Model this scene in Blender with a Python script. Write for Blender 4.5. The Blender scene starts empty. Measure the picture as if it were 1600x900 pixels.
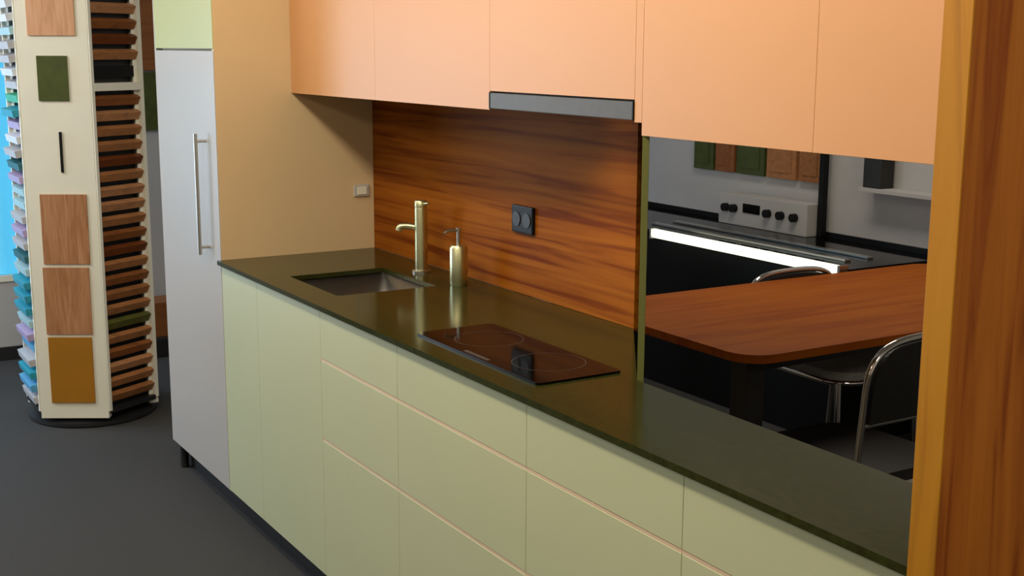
import bpy, bmesh, math, random
from mathutils import Vector, Matrix
random.seed(7)
S = bpy.context.scene
C = S.collection

# ------------------------------------------------------------------ camera
cam_d = bpy.data.cameras.new('camera'); cam_o = bpy.data.objects.new('camera', cam_d); C.objects.link(cam_o)
fw = Vector((-0.84050612, 0.50902823, -0.18557941))
up = Vector((-0.16094091, 0.09249446, 0.98262037))
rt = Vector((0.51734658, 0.85576576, 0.0041813))
M = Matrix((rt, up, -fw)).transposed().to_4x4(); M.translation = Vector((0, 0, 1.592))
cam_o.matrix_world = M
cam_d.sensor_width = 36; cam_d.lens = 44.61; cam_d.clip_start = 0.05; cam_d.clip_end = 60
S.camera = cam_o
# ------------------------------------------------------------------ view, world, lights
S.view_settings.view_transform = 'Standard'; S.view_settings.look = 'None'
S.view_settings.gamma = 1; S.view_settings.use_curve_mapping = False; S.view_settings.exposure = 0.0
w = bpy.data.worlds.new('world'); S.world = w; w.use_nodes = True
bg = w.node_tree.nodes['Background']; bg.inputs[0].default_value = (1.0, 0.86, 0.66, 1); bg.inputs[1].default_value = 0.30

def area(name, loc, target, sx, sy, power, col):
    d = bpy.data.lights.new(name, 'AREA'); d.shape = 'RECTANGLE'; d.size = sx; d.size_y = sy
    d.energy = power; d.color = col
    o = bpy.data.objects.new(name, d); C.objects.link(o); o.location = loc
    o.rotation_euler = (Vector(target) - Vector(loc)).to_track_quat('-Z', 'Y').to_euler()
    return o
area('ceiling_light_strip', (-2.3, 0.45, 2.54), (-2.3, 1.35, 1.2), 2.8, 0.22, 41, (1.0, 0.84, 0.62))
area('ceiling_light_aisle', (-2.0, -1.2, 2.54), (-2.2, 1.5, 1.3), 2.6, 0.3, 16, (1.0, 0.84, 0.62))
area('window_daylight', (-6.6, -0.6, 1.3), (-4.2, 1.0, 1.0), 1.6, 1.6, 70, (0.70, 0.83, 1.0))
area('tower_fill_light', (-5.0, -0.6, 2.52), (-5.6, 1.3, 0.8), 1.2, 0.4, 26, (1.0, 0.93, 0.86))  # added fill lamp, brightens the sample tower and left wall
area('end_panel_fill_light', (0.9, 1.2, 2.5), (-0.6, 1.5, 1.2), 1.2, 0.4, 26, (1.0, 0.84, 0.62))  # added fill lamp, lifts the side face of the wooden end panel
area('next_room_ceiling_light', (-3.6, 3.3, 2.5), (-3.6, 3.3, 0), 1.2, 0.4, 16, (1.0, 0.88, 0.72))

# ------------------------------------------------------------------ materials
def mat(name, col, rough=0.5, metal=0.0, var=0.0, scale=6.0, bump=0.0, coat=0.0, emit=None, stretch=(1, 1, 1), spec=0.5):
    m = bpy.data.materials.new(name); m.use_nodes = True
    nt = m.node_tree; b = nt.nodes['Principled BSDF']
    b.inputs['Base Color'].default_value = (*col, 1); b.inputs['Roughness'].default_value = rough
    b.inputs['Metallic'].default_value = metal; b.inputs['Coat Weight'].default_value = coat
    b.inputs['Specular IOR Level'].default_value = spec
    tc = nt.nodes.new('ShaderNodeTexCoord'); mp = nt.nodes.new('ShaderNodeMapping'); mp.inputs['Scale'].default_value = stretch
    nt.links.new(tc.outputs['Object'], mp.inputs['Vector'])
    nz = nt.nodes.new('ShaderNodeTexNoise'); nz.inputs['Scale'].default_value = scale; nz.inputs['Detail'].default_value = 5
    nt.links.new(mp.outputs['Vector'], nz.inputs['Vector'])
    if var > 0:
        cr = nt.nodes.new('ShaderNodeValToRGB')
        cr.color_ramp.elements[0].position = 0.3; cr.color_ramp.elements[1].position = 0.7
        cr.color_ramp.elements[0].color = (*[c * (1 - var) for c in col], 1)
        cr.color_ramp.elements[1].color = (*[min(1, c * (1 + var)) for c in col], 1)
        nt.links.new(nz.outputs['Fac'], cr.inputs['Fac']); nt.links.new(cr.outputs['Color'], b.inputs['Base Color'])
    if bump > 0:
        bp = nt.nodes.new('ShaderNodeBump'); bp.inputs['Strength'].default_value = bump; bp.inputs['Distance'].default_value = 0.002
        nt.links.new(nz.outputs['Fac'], bp.inputs['Height']); nt.links.new(bp.outputs['Normal'], b.inputs['Normal'])
    if emit:
        b.inputs['Emission Color'].default_value = (*emit[0], 1); b.inputs['Emission Strength'].default_value = emit[1]
    return m

def wood(name, c1, c2, c3, axis='x', rough=0.4, scale=2.2, stretch=16.0, spec=0.4):
    """streaky veneer; grain runs along the given object axis"""
    m = bpy.data.materials.new(name); m.use_nodes = True
    nt = m.node_tree; b = nt.nodes['Principled BSDF']; L = nt.links.new
    b.inputs['Roughness'].default_value = rough; b.inputs['Specular IOR Level'].default_value = spec
    tc = nt.nodes.new('ShaderNodeTexCoord'); mp = nt.nodes.new('ShaderNodeMapping')
    s = [stretch] * 3; s['xyz'.index(axis)] = 1.0
    mp.inputs['Scale'].default_value = s; L(tc.outputs['Object'], mp.inputs['Vector'])
    n1 = nt.nodes.new('ShaderNodeTexNoise'); n1.inputs['Scale'].default_value = scale; n1.inputs['Detail'].default_value = 7; n1.inputs['Distortion'].default_value = 0.9
    L(mp.outputs['Vector'], n1.inputs['Vector'])
    cr = nt.nodes.new('ShaderNodeValToRGB'); e = cr.color_ramp.elements
    e[0].position = 0.33; e[0].color = (*c1, 1); e[1].position = 0.68; e[1].color = (*c3, 1)
    k = e.new(0.5); k.color = (*c2, 1)
    L(n1.outputs['Fac'], cr.inputs['Fac']); L(cr.outputs['Color'], b.inputs['Base Color'])
    n2 = nt.nodes.new('ShaderNodeTexNoise'); n2.inputs['Scale'].default_value = scale * 9; n2.inputs['Detail'].default_value = 4
    L(mp.outputs['Vector'], n2.inputs['Vector'])
    bp = nt.nodes.new('ShaderNodeBump'); bp.inputs['Strength'].default_value = 0.15; bp.inputs['Distance'].default_value = 0.001
    L(n2.outputs['Fac'], bp.inputs['Height']); L(bp.outputs['Normal'], b.inputs['Normal'])
    return m

MT = {}
MT['lacquer_base'] = mat('sage_cream_lacquer', (0.53, 0.565, 0.36), 0.38, var=0.02, scale=2)
MT['lacquer_upper'] = mat('warm_lit_white_lacquer', (0.63, 0.325, 0.14), 0.45, var=0.02, scale=2)  # white fronts; the warm light on them is put into this tint
MT['lacquer_tall'] = mat('white_lacquer', (0.46, 0.44, 0.415), 0.38, var=0.02, scale=2)
MT['lacquer_tall_top'] = mat('pale_cream_lacquer', (0.46, 0.50, 0.21), 0.4, var=0.02, scale=2)
MT['tall_side'] = mat('warm_side_panel', (0.69, 0.53, 0.31), 0.5, var=0.03, scale=2)
MT['carcass'] = mat('carcass_board', (0.55, 0.5, 0.38), 0.6, var=0.03)
MT['plinth'] = mat('black_plinth', (0.012, 0.012, 0.013), 0.5, var=0.1)
MT['stone'] = mat('polished_dark_stone', (0.028, 0.032, 0.008), 0.15, var=0.25, scale=60, spec=0.16)
MT['steel'] = mat('brushed_steel', (0.55, 0.54, 0.50), 0.32, 1.0, var=0.06, scale=40, stretch=(1, 12, 12))
MT['brass_steel'] = mat('warm_brushed_nickel', (0.62, 0.62, 0.38), 0.35, 1.0, var=0.06, scale=40)
MT['sink_steel'] = mat('sink_steel', (0.30, 0.30, 0.29), 0.35, 1.0, var=0.06, scale=30)
MT['chrome'] = mat('chrome', (0.8, 0.8, 0.8), 0.1, 1.0, var=0.02)
MT['gap_shine'] = mat('drawer_gap_highlight', (0.95, 0.72, 0.52), 0.35, 0.3, var=0.05)
MT['black_glass'] = mat('black_glass', (0.003, 0.003, 0.003), 0.06, var=0.1, spec=0.12)
MT['black'] = mat('black_plastic', (0.006, 0.006, 0.006), 0.45, var=0.1, spec=0.2)
MT['dark_grey'] = mat('dark_grey_plastic', (0.03, 0.03, 0.03), 0.4, var=0.1, spec=0.25)
MT['ring'] = mat('zone_print', (0.06, 0.06, 0.06), 0.3, var=0.05)
MT['wood_back'] = wood('dark_cherry_veneer', (0.14, 0.028, 0.002), (0.26, 0.076, 0.006), (0.32, 0.105, 0.009), 'x', 0.6, 1.3, 26, 0.08)
MT['wood_end'] = wood('orange_cherry_veneer', (0.24, 0.055, 0.004), (0.36, 0.11, 0.010), (0.42, 0.14, 0.014), 'z', 0.5, 2.2, 14)
MT['wood_edge'] = wood('lit_edge_veneer', (0.34, 0.14, 0.004), (0.44, 0.19, 0.006), (0.48, 0.22, 0.01), 'z', 0.5, 2.2, 14)  # same veneer as the end panel, light on its front edge in the colour
MT['wood_table'] = wood('orange_oak_table', (0.32, 0.070, 0.003), (0.40, 0.10, 0.004), (0.45, 0.125, 0.006), 'y', 0.55, 1.6, 12, 0.15)
MT['carpet'] = mat('charcoal_carpet', (0.038, 0.038, 0.038), 0.9, var=0.25, scale=220, bump=0.5)
MT['wall_grey'] = mat('grey_plaster', (0.48, 0.48, 0.48), 0.8, var=0.04, scale=3, bump=0.1)
MT['wall_next'] = mat('mid_grey_plaster', (0.50, 0.50, 0.50), 0.8, var=0.05, scale=3, bump=0.1)
MT['ceiling'] = mat('white_ceiling', (0.75, 0.73, 0.68), 0.85, var=0.02)
MT['white_board'] = mat('cream_board', (0.84, 0.84, 0.72), 0.5, var=0.03)
MT['olive_edge'] = mat('olive_edge', (0.16, 0.18, 0.05), 0.5, var=0.05)
MT['hood_steel'] = mat('dark_brushed_steel', (0.10, 0.10, 0.10), 0.45, 0.0, var=0.06, scale=40, spec=0.25)
MT['leather'] = mat('black_leather', (0.010, 0.010, 0.011), 0.45, var=0.2, scale=50, bump=0.2)
MT['grey_pad'] = mat('grey_fabric', (0.25, 0.25, 0.25), 0.8, var=0.15, scale=90, bump=0.3)
MT['led'] = mat('led_diffuser', (0.9, 0.9, 0.8), 0.4, emit=((1.0, 0.97, 0.75), 1.6))
MT['lens'] = mat('hood_lamp_lens', (0.9, 0.85, 0.7), 0.3, emit=((1.0, 0.8, 0.5), 2.0))
MT['sky'] = mat('bright_blue_outside', (0.3, 0.6, 0.8), 0.5, emit=((0.16, 0.62, 0.85), 0.9))
MT['pane'] = mat('window_glass', (0.55, 0.8, 0.9), 0.05, var=0.0)
MT['pane'].node_tree.nodes['Principled BSDF'].inputs['Transmission Weight'].default_value = 1.0

# ------------------------------------------------------------------ mesh helpers
def bm_box(bm, x0, x1, y0, y1, z0, z1):
    vs = [bm.verts.new(p) for p in ((x0,y0,z0),(x1,y0,z0),(x1,y1,z0),(x0,y1,z0),(x0,y0,z1),(x1,y0,z1),(x1,y1,z1),(x0,y1,z1))]
    for f in ((3,2,1,0),(4,5,6,7),(0,1,5,4),(1,2,6,5),(2,3,7,6),(3,0,4,7)): bm.faces.new([vs[i] for i in f])
    return vs
def bm_bevel(bm, r, seg=2):
    if r > 0: bmesh.ops.bevel(bm, geom=bm.edges[:], offset=r, segments=seg, profile=0.7, affect='EDGES', clamp_overlap=True)
def frame_dirs(d):
    d = d.normalized(); a = Vector((0,0,1)) if abs(d.z) < 0.9 else Vector((1,0,0))
    u = d.cross(a).normalized(); return u, d.cross(u).normalized()
def bm_tube(bm, pts, r, n=12, caps=True):
    pts = [Vector(p) for p in pts]; rings = []
    for i, p in enumerate(pts):
        d = (pts[min(i+1, len(pts)-1)] - pts[max(i-1, 0)])
        if i == 0: u, v = frame_dirs(d)
        else:
            dn = d.normalized(); u = (u - dn * u.dot(dn)).normalized(); v = dn.cross(u)
        rr = r[i] if isinstance(r, (list, tuple)) else r
        rings.append([bm.verts.new(p + (u*math.cos(2*math.pi*k/n) + v*math.sin(2*math.pi*k/n))*rr) for k in range(n)])
    for a, b in zip(rings, rings[1:]):
        for k in range(n): bm.faces.new((a[k], a[(k+1)%n], b[(k+1)%n], b[k]))
    if caps: bm.faces.new(rings[0][::-1]); bm.faces.new(rings[-1])
def bm_lathe(bm, cx, cy, prof, n=24):
    rings = [[bm.verts.new((cx + r*math.cos(2*math.pi*k/n), cy + r*math.sin(2*math.pi*k/n), z)) for k in range(n)] for r, z in prof]
    for a, b in zip(rings, rings[1:]):
        for k in range(n): bm.faces.new((a[k], a[(k+1)%n], b[(k+1)%n], b[k]))
    bm.faces.new(rings[0][::-1]); bm.faces.new(rings[-1])
def bm_prism(bm, poly, z0, z1):
    lo = [bm.verts.new((x, y, z0)) for x, y in poly]; hi = [bm.verts.new((x, y, z1)) for x, y in poly]; n = len(poly)
    bm.faces.new(lo[::-1]); bm.faces.new(hi)
    for i in range(n): bm.faces.new((lo[i], lo[(i+1)%n], hi[(i+1)%n], hi[i]))
def smooth_path(pts, n=6):
    """Catmull-Rom through the points"""
    P = [Vector(p) for p in pts]; P = [P[0]*2-P[1]] + P + [P[-1]*2-P[-2]]; out = []
    for i in range(1, len(P)-2):
        for k in range(n):
            t = k/n; a, b, c, d = P[i-1:i+3]
            out.append(0.5*((2*b)+(c-a)*t+(2*a-5*b+4*c-d)*t*t+(3*b-a-3*c+d)*t**3))
    return out + [P[-2]]
def obj(name, bm, m, parent=None, smooth=False):
    bmesh.ops.recalc_face_normals(bm, faces=bm.faces[:])
    me = bpy.data.meshes.new(name); bm.to_mesh(me); bm.free()
    me.materials.append(MT[m] if isinstance(m, str) else m)
    if smooth:
        for p in me.polygons: p.use_smooth = True
        try: me.set_sharp_from_angle(angle=math.radians(40))
        except Exception: pass
    o = bpy.data.objects.new(name, me); C.objects.link(o)
    if parent:
        o.parent = parent
        q = parent; mw = Matrix()
        while q: mw = q.matrix_parent_inverse @ q.matrix_basis @ mw; q = q.parent
        o.matrix_parent_inverse = mw.inverted()     # shapes are given in world space
    return o
def box(name, dims, m, parent=None, bev=0.0, seg=2):
    bm = bmesh.new(); bm_box(bm, *dims); bm_bevel(bm, bev, seg); return obj(name, bm, m, parent, smooth=False)
def tube(name, pts, r, m, parent=None, n=12):
    bm = bmesh.new(); bm_tube(bm, pts, r, n); return obj(name, bm, m, parent, True)
def lathe(name, cx, cy, prof, m, parent=None, n=24):
    bm = bmesh.new(); bm_lathe(bm, cx, cy, prof, n); return obj(name, bm, m, parent, True)
def tag(o, label, cat, group=None):
    o['label'] = label; o['category'] = cat
    if group: o['group'] = group
    return o
def thing(name, label, cat, loc=(0,0,0), rotz=0.0, group=None):
    o = bpy.data.objects.new(name, None); C.objects.link(o); o.location = loc; o.rotation_euler = (0,0,rotz); o.empty_display_size = 0.1
    return tag(o, label, cat, group)
def struct(o): o['kind'] = 'structure'; return o

# key planes: F front of base units, U front of wall units, W splashback
F, U, W = 1.320, 1.582, 1.875
XL, XR = -4.035, -1.110
ZT = 0.90

# ------------------------------------------------------------------ setting
struct(box('floor', (-6.9, 3.2, -3.6, 4.4, -0.08, 0.0), 'carpet'))
struct(box('ceiling', (-6.9, 3.2, -3.6, 4.4, 2.60, 2.68), 'ceiling'))
# left wall with a tall shop window (opening y -2.2 .. 1.19)
bm = bmesh.new()
bm_box(bm, -6.90, -6.80, -3.6, 4.4, 0.0, 0.41); bm_box(bm, -6.90, -6.80, -3.6, 4.4, 1.56, 2.60)
bm_box(bm, -6.90, -6.80, 1.19, 4.4, 0.41, 1.56); bm_box(bm, -6.90, -6.80, -3.6, -2.2, 0.41, 1.56)
struct(obj('wall_left', bm, 'wall_grey'))
win = struct(bpy.data.objects.new('window_1', None)); C.objects.link(win); win.location = (-6.85, -0.54, 0.41)
for a in ((-6.84, -6.79, -2.2, 1.19, 0.41, 0.44), (-6.84, -6.79, -2.2, 1.19, 1.53, 1.56), (-6.84, -6.79, 1.165, 1.19, 0.44, 1.53), (-6.84, -6.79, -2.2, -2.175, 0.44, 1.53), (-6.84, -6.79, -0.55, -0.52, 0.44, 1.53)):
    box('window_frame', a, 'white_board', win)
for a in ((-2.175, -0.55), (-0.52, 1.165)): box('pane', (-6.822, -6.816, a[0], a[1], 0.44, 1.53), 'pane', win)
box('outside_view', (-6.90, -6.88, -2.2, 1.19, 0.41, 1.56), 'sky', win)
struct(box('baseboard_left', (-6.80, -6.785, -3.6, 4.26, 0.0, 0.07), 'plinth', None, 0.003))
# header above the pass-through and the splashback
struct(box('wall_back', (-4.69, -1.07, 1.897, 1.98, 1.44, 2.60), 'wall_grey'))
struct(box('wall_far', (-6.80, 3.2, 4.26, 4.36, 0.0, 2.60), 'wall_next'))

# ------------------------------------------------------------------ tall cabinet
t = thing('tall_cabinet', 'tall white cabinet with a long bar handle beside the sample tower', 'cabinet', (-4.36, 1.6, 0))
TX0 = -4.690
box('carcass', (TX0, -4.056, F+0.022, W+0.02, 0.10, 2.36), 'carcass', t)
box('side_panel', (-4.055, XL, F+0.002, W+0.02, 0.101, 2.36), 'tall_side', t, 0.001)
box('side_panel', (TX0-0.02, TX0-0.001, F+0.002, W+0.02, 0.101, 2.36), 'lacquer_tall', t, 0.001)
d = box('door', (TX0, -4.036, F-0.001, F+0.020, 0.105, 1.580), 'lacquer_tall', t, 0.0015)
tube('handle', [(-4.150, F-0.034, 0.905), (-4.150, F-0.034, 1.31)], 0.0065, 'steel', d, 12)
for z in (0.93, 1.285): tube('handle_post', [(-4.150, F+0.001, z), (-4.150, F-0.033, z)], 0.005, 'steel', d, 10)
box('upper_door', (TX0, -4.036, F-0.001, F+0.020, 1.587, 2.355), 'lacquer_tall_top', t, 0.0015)
box('plinth', (TX0, XL, F+0.055, F+0.07, 0.0, 0.10), 'plinth', t)
tube('foot', [(TX0+0.03, F+0.03, 0.0), (TX0+0.03, F+0.03, 0.10)], 0.016, 'plinth', t)
box('hinge_cap', (TX0-0.024, TX0-0.018, F+0.01, F+0.04, 0.30, 0.325), 'brass_steel', t, 0.001)

# ------------------------------------------------------------------ base cabinets
def base_unit(x0, x1, kind, label, yb):
    t = thing('base_cabinet', label, 'cabinet', ((x0+x1)/2, (F+yb)/2, 0), group='cream base cabinets under the dark worktop')
    # open box so the sink can hang inside it
    bm = bmesh.new()
    bm_box(bm, x0+0.001, x0+0.017, F+0.022, yb, 0.10, 0.884); bm_box(bm, x1-0.017, x1-0.001, F+0.022, yb, 0.10, 0.884)
    bm_box(bm, x0+0.017, x1-0.017, F+0.022, yb, 0.10, 0.116); bm_box(bm, x0+0.017, x1-0.017, yb-0.008, yb, 0.116, 0.884)
    obj('carcass', bm, 'carcass', t)
    box('plinth', (x0+0.001, x1-0.001, F+0.055, F+0.070, 0.0, 0.0995), 'plinth', t)
    g = 0.0006
    if kind == 'door':
        box('door', (x0+g, x1-g, F, F+0.020, 0.105, 0.880), 'lacquer_base', t, 0.0007, 1)
    else:
        for z0, z1 in ((0.105, 0.508), (0.516, 0.738), (0.746, 0.880)):
            dr = box('drawer_front', (x0+g, x1-g, F, F+0.020, z0, z1), 'lacquer_base', t, 0.0007, 1)
            if z1 < 0.87: box('gap_highlight', (x0+g, x1-g, F+0.001, F+0.019, z1+0.0005, z1+0.0072), 'gap_shine', dr)  # pale strip paints the bright highlight along the drawer gap
    return t
base_unit(XL+0.001, -3.705, 'door', 'narrow base cabinet against the tall white cabinet', W-0.01)
base_unit(-3.705, -3.202, 'door', 'plain-door base cabinet below the sink', W-0.01)
base_unit(-3.202, -2.72, 'drawer', 'drawer cabinet between sink cabinet and hob cabinet', W-0.01)
base_unit(-2.72, -2.12, 'drawer', 'drawer cabinet below the black hob', U-0.01)
base_unit(-2.12, -1.612, 'drawer', 'shallow drawer cabinet just right of the hob cabinet', U-0.01)
base_unit(-1.612, XR, 'drawer', 'shallow drawer cabinet next to the wooden end panel', U-0.01)

# ------------------------------------------------------------------ worktop (hole for the sink, splayed back corner)
SX0, SX1, SY0, SY1 = -3.640, -3.275, 1.405, 1.722
A, Bk = (-2.098, 1.582), (-2.505, W)
bm = bmesh.new(); vd = {}
def vt(x, y, z):
    k = (round(x,4), round(y,4), z)
    if k not in vd: vd[k] = bm.verts.new((x, y, z))
    return vd[k]
YF = F-0.014
polys = [[(XL,YF),(SX0,YF),(SX0,SY0),(SX0,SY1),(SX0,W),(XL,W)],
         [(SX0,YF),(SX1,YF),(SX1,SY0),(SX0,SY0)], [(SX0,SY1),(SX1,SY1),(SX1,W),(SX0,W)],
         [(SX1,YF),(XR,YF),(XR,1.578),A,Bk,(SX1,W),(SX1,SY1),(SX1,SY0)]]
edge_n = {}
for pl in polys:
    bm.faces.new([vt(x,y,ZT) for x,y in pl]); bm.faces.new([vt(x,y,ZT-0.014) for x,y in pl][::-1])
    for i in range(len(pl)):
        k = tuple(sorted((pl[i], pl[(i+1)%len(pl)]))); edge_n[k] = edge_n.get(k, 0) + 1
for (p, r), n in edge_n.items():
    if n == 1: bm.faces.new((vt(*p,ZT), vt(*r,ZT), vt(*r,ZT-0.014), vt(*p,ZT-0.014)))
tag(obj('worktop', bm, 'stone'), 'polished dark stone worktop along the whole cabinet run', 'worktop')

# sink
t = thing('sink', 'steel undermount sink let into the dark worktop', 'sink', ((SX0+SX1)/2, (SY0+SY1)/2, ZT-0.19))
bm = bmesh.new(); e = 0.004; zb = ZT-0.185; tp = ZT-0.0145
a = [(SX0-e,SY0-e),(SX1+e,SY0-e),(SX1+e,SY1+e),(SX0-e,SY1+e)]
def rrect(x0,x1,y0,y1,r,n=5):
    out = []
    for cx,cy,s in ((x1-r,y1-r,0),(x0+r,y1-r,90),(x0+r,y0+r,180),(x1-r,y0+r,270)):
        for k in range(n+1):
            q = math.radians(s+90*k/n); out.append((cx+r*math.cos(q), cy+r*math.sin(q)))
    return out
top = rrect(SX0-e,SX1+e,SY0-e,SY1+e,0.012); bot = rrect(SX0+0.01,SX1-0.01,SY0+0.01,SY1-0.01,0.04)
vt_ = [bm.verts.new((x,y,tp)) for x,y in top]; vb_ = [bm.verts.new((x,y,zb+0.02)) for x,y in bot]
vc_ = [bm.verts.new(((x-(SX0+SX1)/2)*0.9+(SX0+SX1)/2,(y-(SY0+SY1)/2)*0.9+(SY0+SY1)/2,zb)) for x,y in bot]
n = len(top)
for i in range(n):
    j = (i+1)%n; bm.faces.new((vt_[i],vt_[j],vb_[j],vb_[i])); bm.faces.new((vb_[i],vb_[j],vc_[j],vc_[i]))
bm.faces.new(vc_)
o = obj('basin', bm, 'sink_steel', t, True); md = o.modifiers.new('thickness','SOLIDIFY'); md.thickness = 0.0012
lathe('drain', (SX0+SX1)/2, (SY0+SY1)/2, [(0.042,zb+0.001),(0.042,zb+0.005),(0.030,zb+0.006),(0.026,zb+0.003)], 'chrome', t)

# faucet
fx, fy = -3.505, 1.790
t = thing('faucet', 'tall cylindrical nickel faucet behind the sink', 'faucet', (fx, fy, ZT))
lathe('base_ring', fx, fy, [(0.030,ZT),(0.030,ZT+0.006),(0.027,ZT+0.009)], 'steel', t)
lathe('body', fx, fy, [(0.020,ZT+0.009),(0.020,ZT+0.200),(0.0185,ZT+0.206)], 'brass_steel', t)
lathe('cap', fx, fy, [(0.0205,ZT+0.2065),(0.0205,ZT+0.224),(0.018,ZT+0.227)], 'brass_steel', t)
tube('spout', smooth_path([(fx-0.015,fy-0.012,ZT+0.142),(fx-0.03,fy-0.03,ZT+0.145),(fx-0.042,fy-0.05,ZT+0.143),(fx-0.045,fy-0.056,ZT+0.130)]), 0.010, 'brass_steel', t)
tube('lever', [(fx+0.01,fy,ZT+0.216),(fx+0.045,fy+0.004,ZT+0.222)], 0.0045, 'brass_steel', t)
# soap dispenser
sx, sy = -3.253, 1.785
t = thing('soap_dispenser', 'short thick nickel soap dispenser with a thin pump, right of the faucet', 'dispenser', (sx, sy, ZT))
lathe('body', sx, sy, [(0.026,ZT),(0.027,ZT+0.004),(0.027,ZT+0.112),(0.022,ZT+0.120)], 'brass_steel', t)
lathe('pump_stem', sx, sy, [(0.006,ZT+0.120),(0.006,ZT+0.160),(0.008,ZT+0.161),(0.008,ZT+0.172)], 'steel', t, 14)
tube('nozzle', [(sx,sy,ZT+0.166),(sx-0.004,sy-0.035,ZT+0.164),(sx-0.005,sy-0.045,ZT+0.158)], 0.0045, 'steel', t, 10)

# hob
hx0, hx1, hy0, hy1 = -2.725, -2.165, 1.375, 1.592
t = thing('hob', 'slim black glass hob set flush in the worktop under the hood', 'hob', ((hx0+hx1)/2, (hy0+hy1)/2, ZT))
bm = bmesh.new(); bm_prism(bm, rrect(hx0,hx1,hy0,hy1,0.01), ZT+0.0003, ZT+0.005); obj('glass', bm, 'black_glass', t)
for cx in (-2.575, -2.31):
    bm = bmesh.new(); n = 32; yc = (hy0+hy1)/2 + 0.012
    ri = [[bm.verts.new((cx+r*math.cos(2*math.pi*k/n), yc+r*math.sin(2*math.pi*k/n), ZT+0.0053)) for k in range(n)] for r in (0.082,0.084)]
    for k in range(n): bm.faces.new((ri[0][k],ri[0][(k+1)%n],ri[1][(k+1)%n],ri[1][k]))
    obj('cooking_zone', bm, 'ring', t)
box('touch_control', (-2.50,-2.39,hy0+0.008,hy0+0.018,ZT+0.0051,ZT+0.0055), 'ring', t)

# ------------------------------------------------------------------ splashback, splayed return, sockets
tag(box('splashback_panel', (XL+0.001, Bk[0]-0.001, W+0.0005, W+0.021, ZT+0.0005, 1.442), 'wood_back', None, 0.001),
    'dark reddish wood splashback panel with horizontal grain', 'panel')
bm = bmesh.new(); v = Vector((Bk[0]-A[0], Bk[1]-A[1])); nn = Vector((v.y, -v.x)).normalized()*0.014
if nn.x < 0: nn = -nn
bm_prism(bm, [A, (A[0]+nn.x, A[1]+nn.y), (Bk[0]+nn.x, Bk[1]+nn.y+0.018), (Bk[0], Bk[1]+0.018)], ZT-0.06, 1.415)
tag(obj('return_panel', bm, MT['olive_edge']), 'narrow upright edge panel closing the right end of the wood splashback', 'panel')
t = thing('double_socket', 'black double socket on the wood splashback', 'socket', (-3.027, W, 1.117))
box('plate', (-3.082,-2.972,W-0.011,W+0.0003,1.078,1.156), 'black', t, 0.004)
for cx in (-3.054,-3.0):
    bm = bmesh.new(); bm_tube(bm, [(cx,W-0.0115,1.117),(cx,W-0.0135,1.117)], 0.021, 20); obj('socket_ring', bm, 'dark_grey', t)
t = thing('light_switch', 'small pale switch on the cabinet side by the splashback corner', 'switch', (XL, 1.81, 1.10))
box('plate', (XL+0.0003, XL+0.008, 1.80, 1.855, 1.085, 1.125), 'wall_grey', t, 0.002)
box('rocker', (XL+0.008, XL+0.011, 1.81, 1.845, 1.092, 1.118), 'white_board', t, 0.001)

# ------------------------------------------------------------------ wall cabinets and hood
def wall_unit(x0, x1, zb, label, zd=None):
    t = thing('wall_cabinet', label, 'cabinet', ((x0+x1)/2, (U+W)/2, zb), group='warm-lit white wall cabinets above the worktop')
    zd = zd or zb
    box('carcass', (x0+0.0002, x1-0.0002, U+0.021, W+0.020, zd+0.002, 2.358), 'carcass', t)
    box('door', (x0+0.0003, x1-0.0003, U, U+0.020, zd, 2.36), 'lacquer_upper', t, 0.0004, 1)
    return t
wall_unit(XL+0.001, -3.38, 1.443, 'warm-lit white wall cabinet touching the tall cabinet side panel')
wall_unit(-3.38, -2.722, 1.443, 'warm-lit white wall cabinet directly left of the hood')
wall_unit(-2.722, -2.128, 1.443, 'warm-lit white wall cabinet above the slim cooker hood', 1.489)
wall_unit(-2.102, -1.612, 1.417, 'warm-lit white wall cabinet above the left half of the pass-through')
wall_unit(-1.612, XR, 1.417, 'warm-lit white wall cabinet touching the wooden end panel')
tag(box('filler_strip', (-2.1275, -2.1025, U, W, 1.443, 2.36), 'lacquer_upper', None, 0.0008), 'narrow warm-lit white filler strip right of the cooker hood', 'filler')
t = thing('cooker_hood', 'slim steel cooker hood front under a wall cabinet', 'hood', (-2.425, 1.7, 1.443))
box('body', (-2.716, -2.134, U+0.022, W-0.002, 1.449, 1.486), 'dark_grey', t)
fa = box('fascia', (-2.717, -2.133, U-0.002, U+0.020, 1.447, 1.485), 'hood_steel', t, 0.002)
box('end_cap', (-2.1328, -2.1285, U-0.003, U+0.020, 1.446, 1.486), 'black', fa, 0.001)
box('end_cap', (-2.7215, -2.7172, U-0.003, U+0.020, 1.446, 1.486), 'black', fa, 0.001)
box('lamp_lens', (-2.62, -2.50, 1.78, 1.83, 1.4455, 1.449), 'lens', t)
ld = bpy.data.lights.new('hood_lamp', 'SPOT'); ld.energy = 4; ld.color = (1.0, 0.78, 0.42); ld.spot_size = math.radians(130); ld.spot_blend = 0.9; ld.shadow_soft_size = 0.04
lo = bpy.data.objects.new('hood_lamp', ld); C.objects.link(lo); lo.location = (-2.56, 1.72, 1.44); lo.rotation_euler = (0, 0, 0)

# ------------------------------------------------------------------ wooden end panel close to the camera
t = thing('end_panel', 'tall orange-brown wood end panel closing the cabinet run', 'panel', (-1.085, 1.6, 0))
box('veneer_board', (-1.108, -1.064, F-0.018, W+0.02, 0.0, 2.36), 'wood_end', t)
box('edge_band', (-1.1085, -1.0635, F-0.0205, F-0.0178, 0.0, 2.36), 'wood_edge', t, 0.0008)

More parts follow.
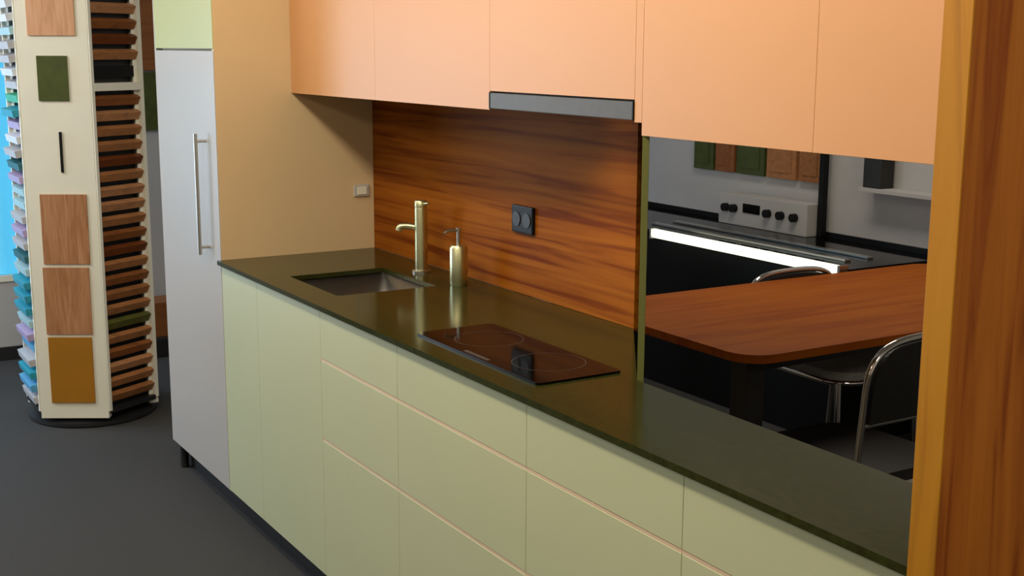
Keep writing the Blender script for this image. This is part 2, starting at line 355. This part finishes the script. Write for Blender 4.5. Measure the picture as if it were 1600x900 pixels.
# ------------------------------------------------------------------ sample tower (hexagonal display)
TC = Vector((-5.618, 1.231, 0)); AP = 0.25; SD = 2*AP*math.tan(math.pi/6); TH = 2.10
t = thing('sample_tower', 'hexagonal display tower covered with finish samples', 'display stand', TC)
def face_m(ang): return Matrix.Translation(TC) @ Matrix.Rotation(ang, 4, 'Z')   # local +x = outward, +y = sideways
def fbox(name, ang, dims, m, parent, bev=0.0, tilt=None):
    bm = bmesh.new(); bm_box(bm, *dims); bm_bevel(bm, bev)
    if tilt:
        c, a = tilt; bm.transform(Matrix.Translation(c) @ Matrix.Rotation(a, 4, 'Y') @ Matrix.Translation(-Vector(c)))
    bm.transform(face_m(ang)); return obj(name, bm, m, parent)
R = AP/math.cos(math.pi/6)
A0 = math.radians(-30)
bm = bmesh.new(); bm_prism(bm, [(TC.x+(R-0.055)*math.cos(A0+math.pi/6+k*math.pi/3), TC.y+(R-0.055)*math.sin(A0+math.pi/6+k*math.pi/3)) for k in range(6)], 0.05, TH-0.01)
obj('core', bm, 'dark_grey', t)
lathe('foot_disc', TC.x, TC.y, [(0.25,0.0),(0.27,0.006),(0.27,0.020),(0.12,0.05)], 'plinth', t, 36)
samp = {'oak': wood('sample_oak', (0.34,0.15,0.06), (0.42,0.20,0.09), (0.5,0.26,0.13), 'z', 0.5, 5, 10),
        'beech': wood('sample_beech', (0.55,0.29,0.15), (0.66,0.36,0.2), (0.72,0.42,0.25), 'z', 0.5, 5, 8),
        'ochre': mat('sample_ochre', (0.38,0.16,0.004), 0.5, var=0.05), 'green': mat('sample_moss', (0.055,0.075,0.008), 0.45, var=0.2, scale=20)}
MT.update({('samp_'+k): v for k, v in samp.items()})
h = SD/2
for k in (0, 2, 4):
    ang = A0 + k*math.pi/3
    pn = fbox('sample_panel', ang, (AP-0.04, AP, -h+0.002, h-0.002, 0.04, TH), 'white_board', t, 0.002)
    if k == 0: front = pn
def sample(y0, y1, z0, z1, m, nm='sample'): return fbox(nm, A0, (AP+0.0003, AP+0.009, y0, y1, z0, z1), m, front, 0.0015)
sample(-0.095, 0.095, 1.635, 1.85, 'samp_beech')
sample(-0.066, 0.056, 1.375, 1.555, 'samp_green')
hd = sample(0.006, 0.016, 1.085, 1.25, 'black', 'bar_handle')
sample(-0.088, 0.102, 0.705, 0.995, 'samp_oak')
sample(-0.095, 0.095, 0.407, 0.690, 'samp_oak')
sample(-0.092, 0.090, 0.110, 0.393, 'samp_ochre')
# racks on the two visible slanted faces
browns = [('brd%d' % i, c) for i, c in enumerate(((0.26,0.09,0.022), (0.40,0.17,0.06), (0.16,0.04,0.006), (0.32,0.13,0.04), (0.48,0.23,0.10), (0.30,0.13,0.005), (0.10,0.11,0.02)))]
for k, c in browns: MT[k] = wood('rack_'+k, tuple(x*0.8 for x in c), c, tuple(x*1.15 for x in c), 'y', 0.5, 4, 10)
cools = [('cool%d' % i, c) for i, c in enumerate(((0.02,0.30,0.42), (0.10,0.36,0.62), (0.35,0.55,0.60), (0.45,0.45,0.47), (0.04,0.38,0.22), (0.62,0.66,0.72), (0.02,0.12,0.14), (0.40,0.32,0.52)))]
for k, c in cools: MT[k] = mat('rack_'+k, c, 0.5, var=0.05)
for k in (1, 5, 3):
    ang = A0 + k*math.pi/3
    rk = fbox('rack_rail', ang, (AP-0.045, AP+0.004, -h+0.001, -h+0.016, 0.07, TH), 'white_board', t, 0.001)
    fbox('rack_rail', ang, (AP-0.045, AP+0.004, h-0.020, h-0.001, 0.07, TH), 'white_board', t, 0.001)
    fbox('rack_bottom', ang, (AP-0.045, AP+0.004, -h+0.016, h-0.020, 0.06, 0.08), 'plinth', t)
    if k == 3: continue
    i = 0; z = 0.105
    while z < TH-0.05:
        if k == 1:
            if abs(z-1.44) < 0.034:
                fbox('shelf_divider', ang, (AP-0.045, AP+0.006, -h+0.016, h-0.020, z-0.004, z+0.028), 'white_board', t, 0.001)
            elif abs(z-1.505) < 0.03:
                fbox('sample_board', ang, (AP-0.05, AP-0.02, -h+0.017, h-0.021, z-0.012, z+0.034), 'black', t, 0.001)
            else:
                m = 'brd%d' % random.choice((0,1,1,2,3,3,4,5 if i % 4 == 0 else 0, 6 if z < 0.6 else 1))
                fbox('sample_board', ang, (AP-0.030, AP-0.004, -h+0.017, h-0.021, z, z+0.036), m, t, 0.002, tilt=(Vector((AP-0.016, 0, z+0.018)), math.radians(28)))
            z += 0.0625
        else:
            m = 'cool%d' % random.choice((0,0,1,2,3,3,4,5,6,7) if z < 1.5 else (3,3,5,6,2))
            d_ = random.choice((0.008, 0.02, 0.03))
            fbox('sample_board', ang, (AP-0.04, AP+d_, -h+0.017, h-0.021, z, z+0.030), m, t, 0.002, tilt=(Vector((AP-0.02, 0, z+0.015)), math.radians(12)))
            z += 0.055
        i += 1

# ------------------------------------------------------------------ things on and by the left wall
tag(box('wood_door_sample', (-6.798, -6.775, 1.62, 2.02, 1.47, 2.20), 'brd0', None, 0.002), 'brown wooden door sample hung on the far grey wall', 'door sample')
tag(box('olive_door_sample', (-6.798, -6.775, 1.62, 2.02, 1.16, 1.46), 'samp_green', None, 0.002), 'moss green sample hung below the brown door sample', 'door sample')
t = thing('low_display_box', 'low dark display box with a brown front by the far wall', 'box', (-6.6, 1.85, 0))
box('body', (-6.78, -6.45, 1.62, 2.3, 0.0, 0.10), 'plinth', t, 0.003)
box('front', (-6.70, -6.50, 1.64, 2.28, 0.10, 0.28), 'brd0', t, 0.003)

# ------------------------------------------------------------------ next room, seen through the pass-through
TX0, TX1, TY0, TY1, TZ = -3.50, -2.615, 2.365, 4.10, 0.74
t = thing('dining_table', 'orange-brown wooden dining table with rounded corners beyond the pass-through', 'table', ((TX0+TX1)/2, (TY0+TY1)/2, 0))
bm = bmesh.new(); bm_prism(bm, rrect(TX0, TX1, TY0, TY1, 0.10, 8), TZ-0.025, TZ); obj('tabletop', bm, 'wood_table', t)
for x in (TX0+0.14, TX1-0.14):
    for y in (TY0+0.12, TY1-0.12): box('leg', (x-0.035, x+0.035, y-0.035, y+0.035, 0.0, TZ-0.0255), 'dark_grey', t, 0.004)
for x in (TX0+0.14, TX1-0.14): box('apron', (x-0.012, x+0.012, TY0+0.16, TY1-0.16, TZ-0.085, TZ-0.0255), 'dark_grey', t)

def chair(label, loc, rz, pad, top=0.866):
    """local: faces -x, seat centre at origin"""
    t = thing('dining_chair', label, 'chair', loc, rz, 'chairs at the wooden table')
    mw = Matrix.Translation(loc) @ Matrix.Rotation(rz, 4, 'Z')
    def put(nm, bm, m, s=True): bm.transform(mw); return obj(nm, bm, m, t, s)
    hw = 0.215
    # seat: rounded pad with a chrome rim
    bm = bmesh.new(); bm_prism(bm, rrect(-0.23, 0.20, -hw+0.012, hw-0.012, 0.10, 6), 0.455, 0.485); bm_bevel(bm, 0.006); put('seat', bm, pad)
    bm = bmesh.new(); rim = [(x, y, 0.448) for x, y in rrect(-0.235, 0.205, -hw+0.005, hw-0.005, 0.105, 6)]
    bm_tube(bm, rim + [rim[0]], 0.010, 10); put('seat_rim', bm, 'chrome')
    # back: arched chrome hoop and a black upholstered pad
    k_ = (top-0.45)/0.416; Z = lambda z: 0.45+(z-0.45)*k_
    hoop = smooth_path([(0.215,-hw,0.45),(0.232,-hw,Z(0.66)),(0.244,-hw+0.006,Z(0.79)),(0.25,-hw+0.07,Z(0.852)),(0.252,0,top),(0.25,hw-0.07,Z(0.852)),(0.244,hw-0.006,Z(0.79)),(0.232,hw,Z(0.66)),(0.215,hw,0.45)], 6)
    bm = bmesh.new(); bm_tube(bm, hoop, 0.010, 10); put('back_frame', bm, 'chrome')
    bm = bmesh.new(); pf = [(p.y*0.94, p.z-0.012) for p in hoop if p.z > Z(0.655)]
    a_ = [bm.verts.new((0.222+(z-0.65)*0.11, y, z)) for y, z in pf]; b_ = [bm.verts.new((0.244+(z-0.65)*0.11, y, z)) for y, z in pf]
    bm.faces.new(a_); bm.faces.new(b_[::-1]); n = len(pf)
    for i in range(n): bm.faces.new((a_[i], a_[(i+1)%n], b_[(i+1)%n], b_[i]))
    put('backrest', bm, 'leather', False)
    bm = bmesh.new(); bm_tube(bm, [(0.231,-hw,Z(0.645)),(0.231,hw,Z(0.645))], 0.008, 10); put('back_rail', bm, 'chrome')
    for sy in (-1, 1):
        bm = bmesh.new(); bm_tube(bm, [(0.215,sy*hw,0.45),(0.25,sy*(hw+0.005),0.0)], 0.011, 10); put('leg', bm, 'chrome')
        bm = bmesh.new(); bm_tube(bm, [(-0.20,sy*(hw-0.02),0.448),(-0.225,sy*(hw-0.01),0.0)], 0.011, 10); put('leg', bm, 'chrome')
    return t
chair('black-backed chrome chair at the near side of the wooden table', (-2.44, 2.60, 0), 0.0, 'leather')
chair('grey-seated chrome chair on the far side of the wooden table', (-3.278, 3.39, 0), math.pi, 'grey_pad', 0.765)

# black counter with a light bar along its front edge
t = thing('black_counter', 'long low black counter against the far wall', 'counter', (-4.6, 3.96, 0))
box('body', (-5.70, -3.54, 3.70, 4.24, 0.0, 0.715), 'black', t)
box('counter_top', (-5.72, -3.52, 3.685, 4.245, 0.716, 0.742), 'black_glass', t, 0.003)
box('upstand', (-5.72, -3.52, 4.2455, 4.2585, 0.716, 0.765), 'black', t)
t = thing('light_bar', 'glowing LED light bar along the front of the black counter', 'lamp', (-4.1, 3.66, 0.72))
tube('diffuser', [(-4.74, 3.66, 0.735), (-3.54, 3.66, 0.735)], 0.022, 'led', t, 12)
for x in (-4.752, -3.5395): box('end_cap', (x, x+0.012, 3.636, 3.684, 0.711, 0.759), 'steel', t)
for i, y in enumerate((3.80, 3.93)):  # strips stand in for streaks reflected in the black glass top
    tag(box('reflection_streak', (-4.95, -3.66, y, y+0.035, 0.7425, 0.7525), 'steel', None, 0.002), ('front' if i == 0 else 'rear') + ' reflection streak on the black counter behind the light bar', 'strip')
t = thing('control_panel', 'grey control panel with display and round black knobs on the counter', 'control panel', (-4.56, 4.2, 0.743))
box('housing', (-4.86, -4.245, 4.15, 4.235, 0.743, 0.893), 'wall_grey', t, 0.004)
box('display', (-4.68, -4.56, 4.146, 4.1505, 0.81, 0.855), 'black_glass', t, 0.002)
for x in (-4.80, -4.50, -4.41, -4.32, -4.74):
    bm = bmesh.new(); bm_tube(bm, [(x, 4.15, 0.825), (x, 4.125, 0.825)], 0.020, 18); obj('knob', bm, 'black', t, True)
tag(box('black_post', (-4.235, -4.205, 4.205, 4.235, 0.743, 1.60), 'black', None, 0.002), 'black upright post standing on the counter beside the control panel', 'post')
doors = [(-5.17, -5.02, 'samp_green', 'mossy green door sample at the left of the far row'), (-5.00, -4.86, 'brd0', 'brown door sample left of centre in the far row'),
         (-4.84, -4.64, 'samp_green', 'wide green door sample in the middle of the far row'), (-4.62, -4.42, 'brd1', 'light brown door sample in the far row'),
         (-4.40, -4.25, 'brd3', 'brown door sample next to the black post')]
for x0, x1, m, lb in doors:
    t = thing('door_sample', lb, 'door sample', ((x0+x1)/2, 4.25, 1.0), group='door samples on the far wall')
    box('board', (x0, x1, 4.235, 4.2595, 0.985, 1.45), m, t, 0.003)
    box('inset', (x0+0.03, x1-0.03, 4.231, 4.2345, 1.015, 1.42), m, t, 0.001)
tag(box('wall_shelf', (-3.95, -3.40, 4.16, 4.259, 0.985, 1.003), 'wall_grey', None, 0.002), 'thin grey shelf on the far wall right of the post', 'shelf')
t = thing('dark_box', 'small dark box standing on the thin grey shelf', 'box', (-3.885, 4.2, 1.003))
box('body', (-3.935, -3.835, 4.17, 4.25, 1.0035, 1.16), 'dark_grey', t, 0.004)
box('lid', (-3.94, -3.83, 4.165, 4.255, 1.1605, 1.185), 'black', t, 0.003)
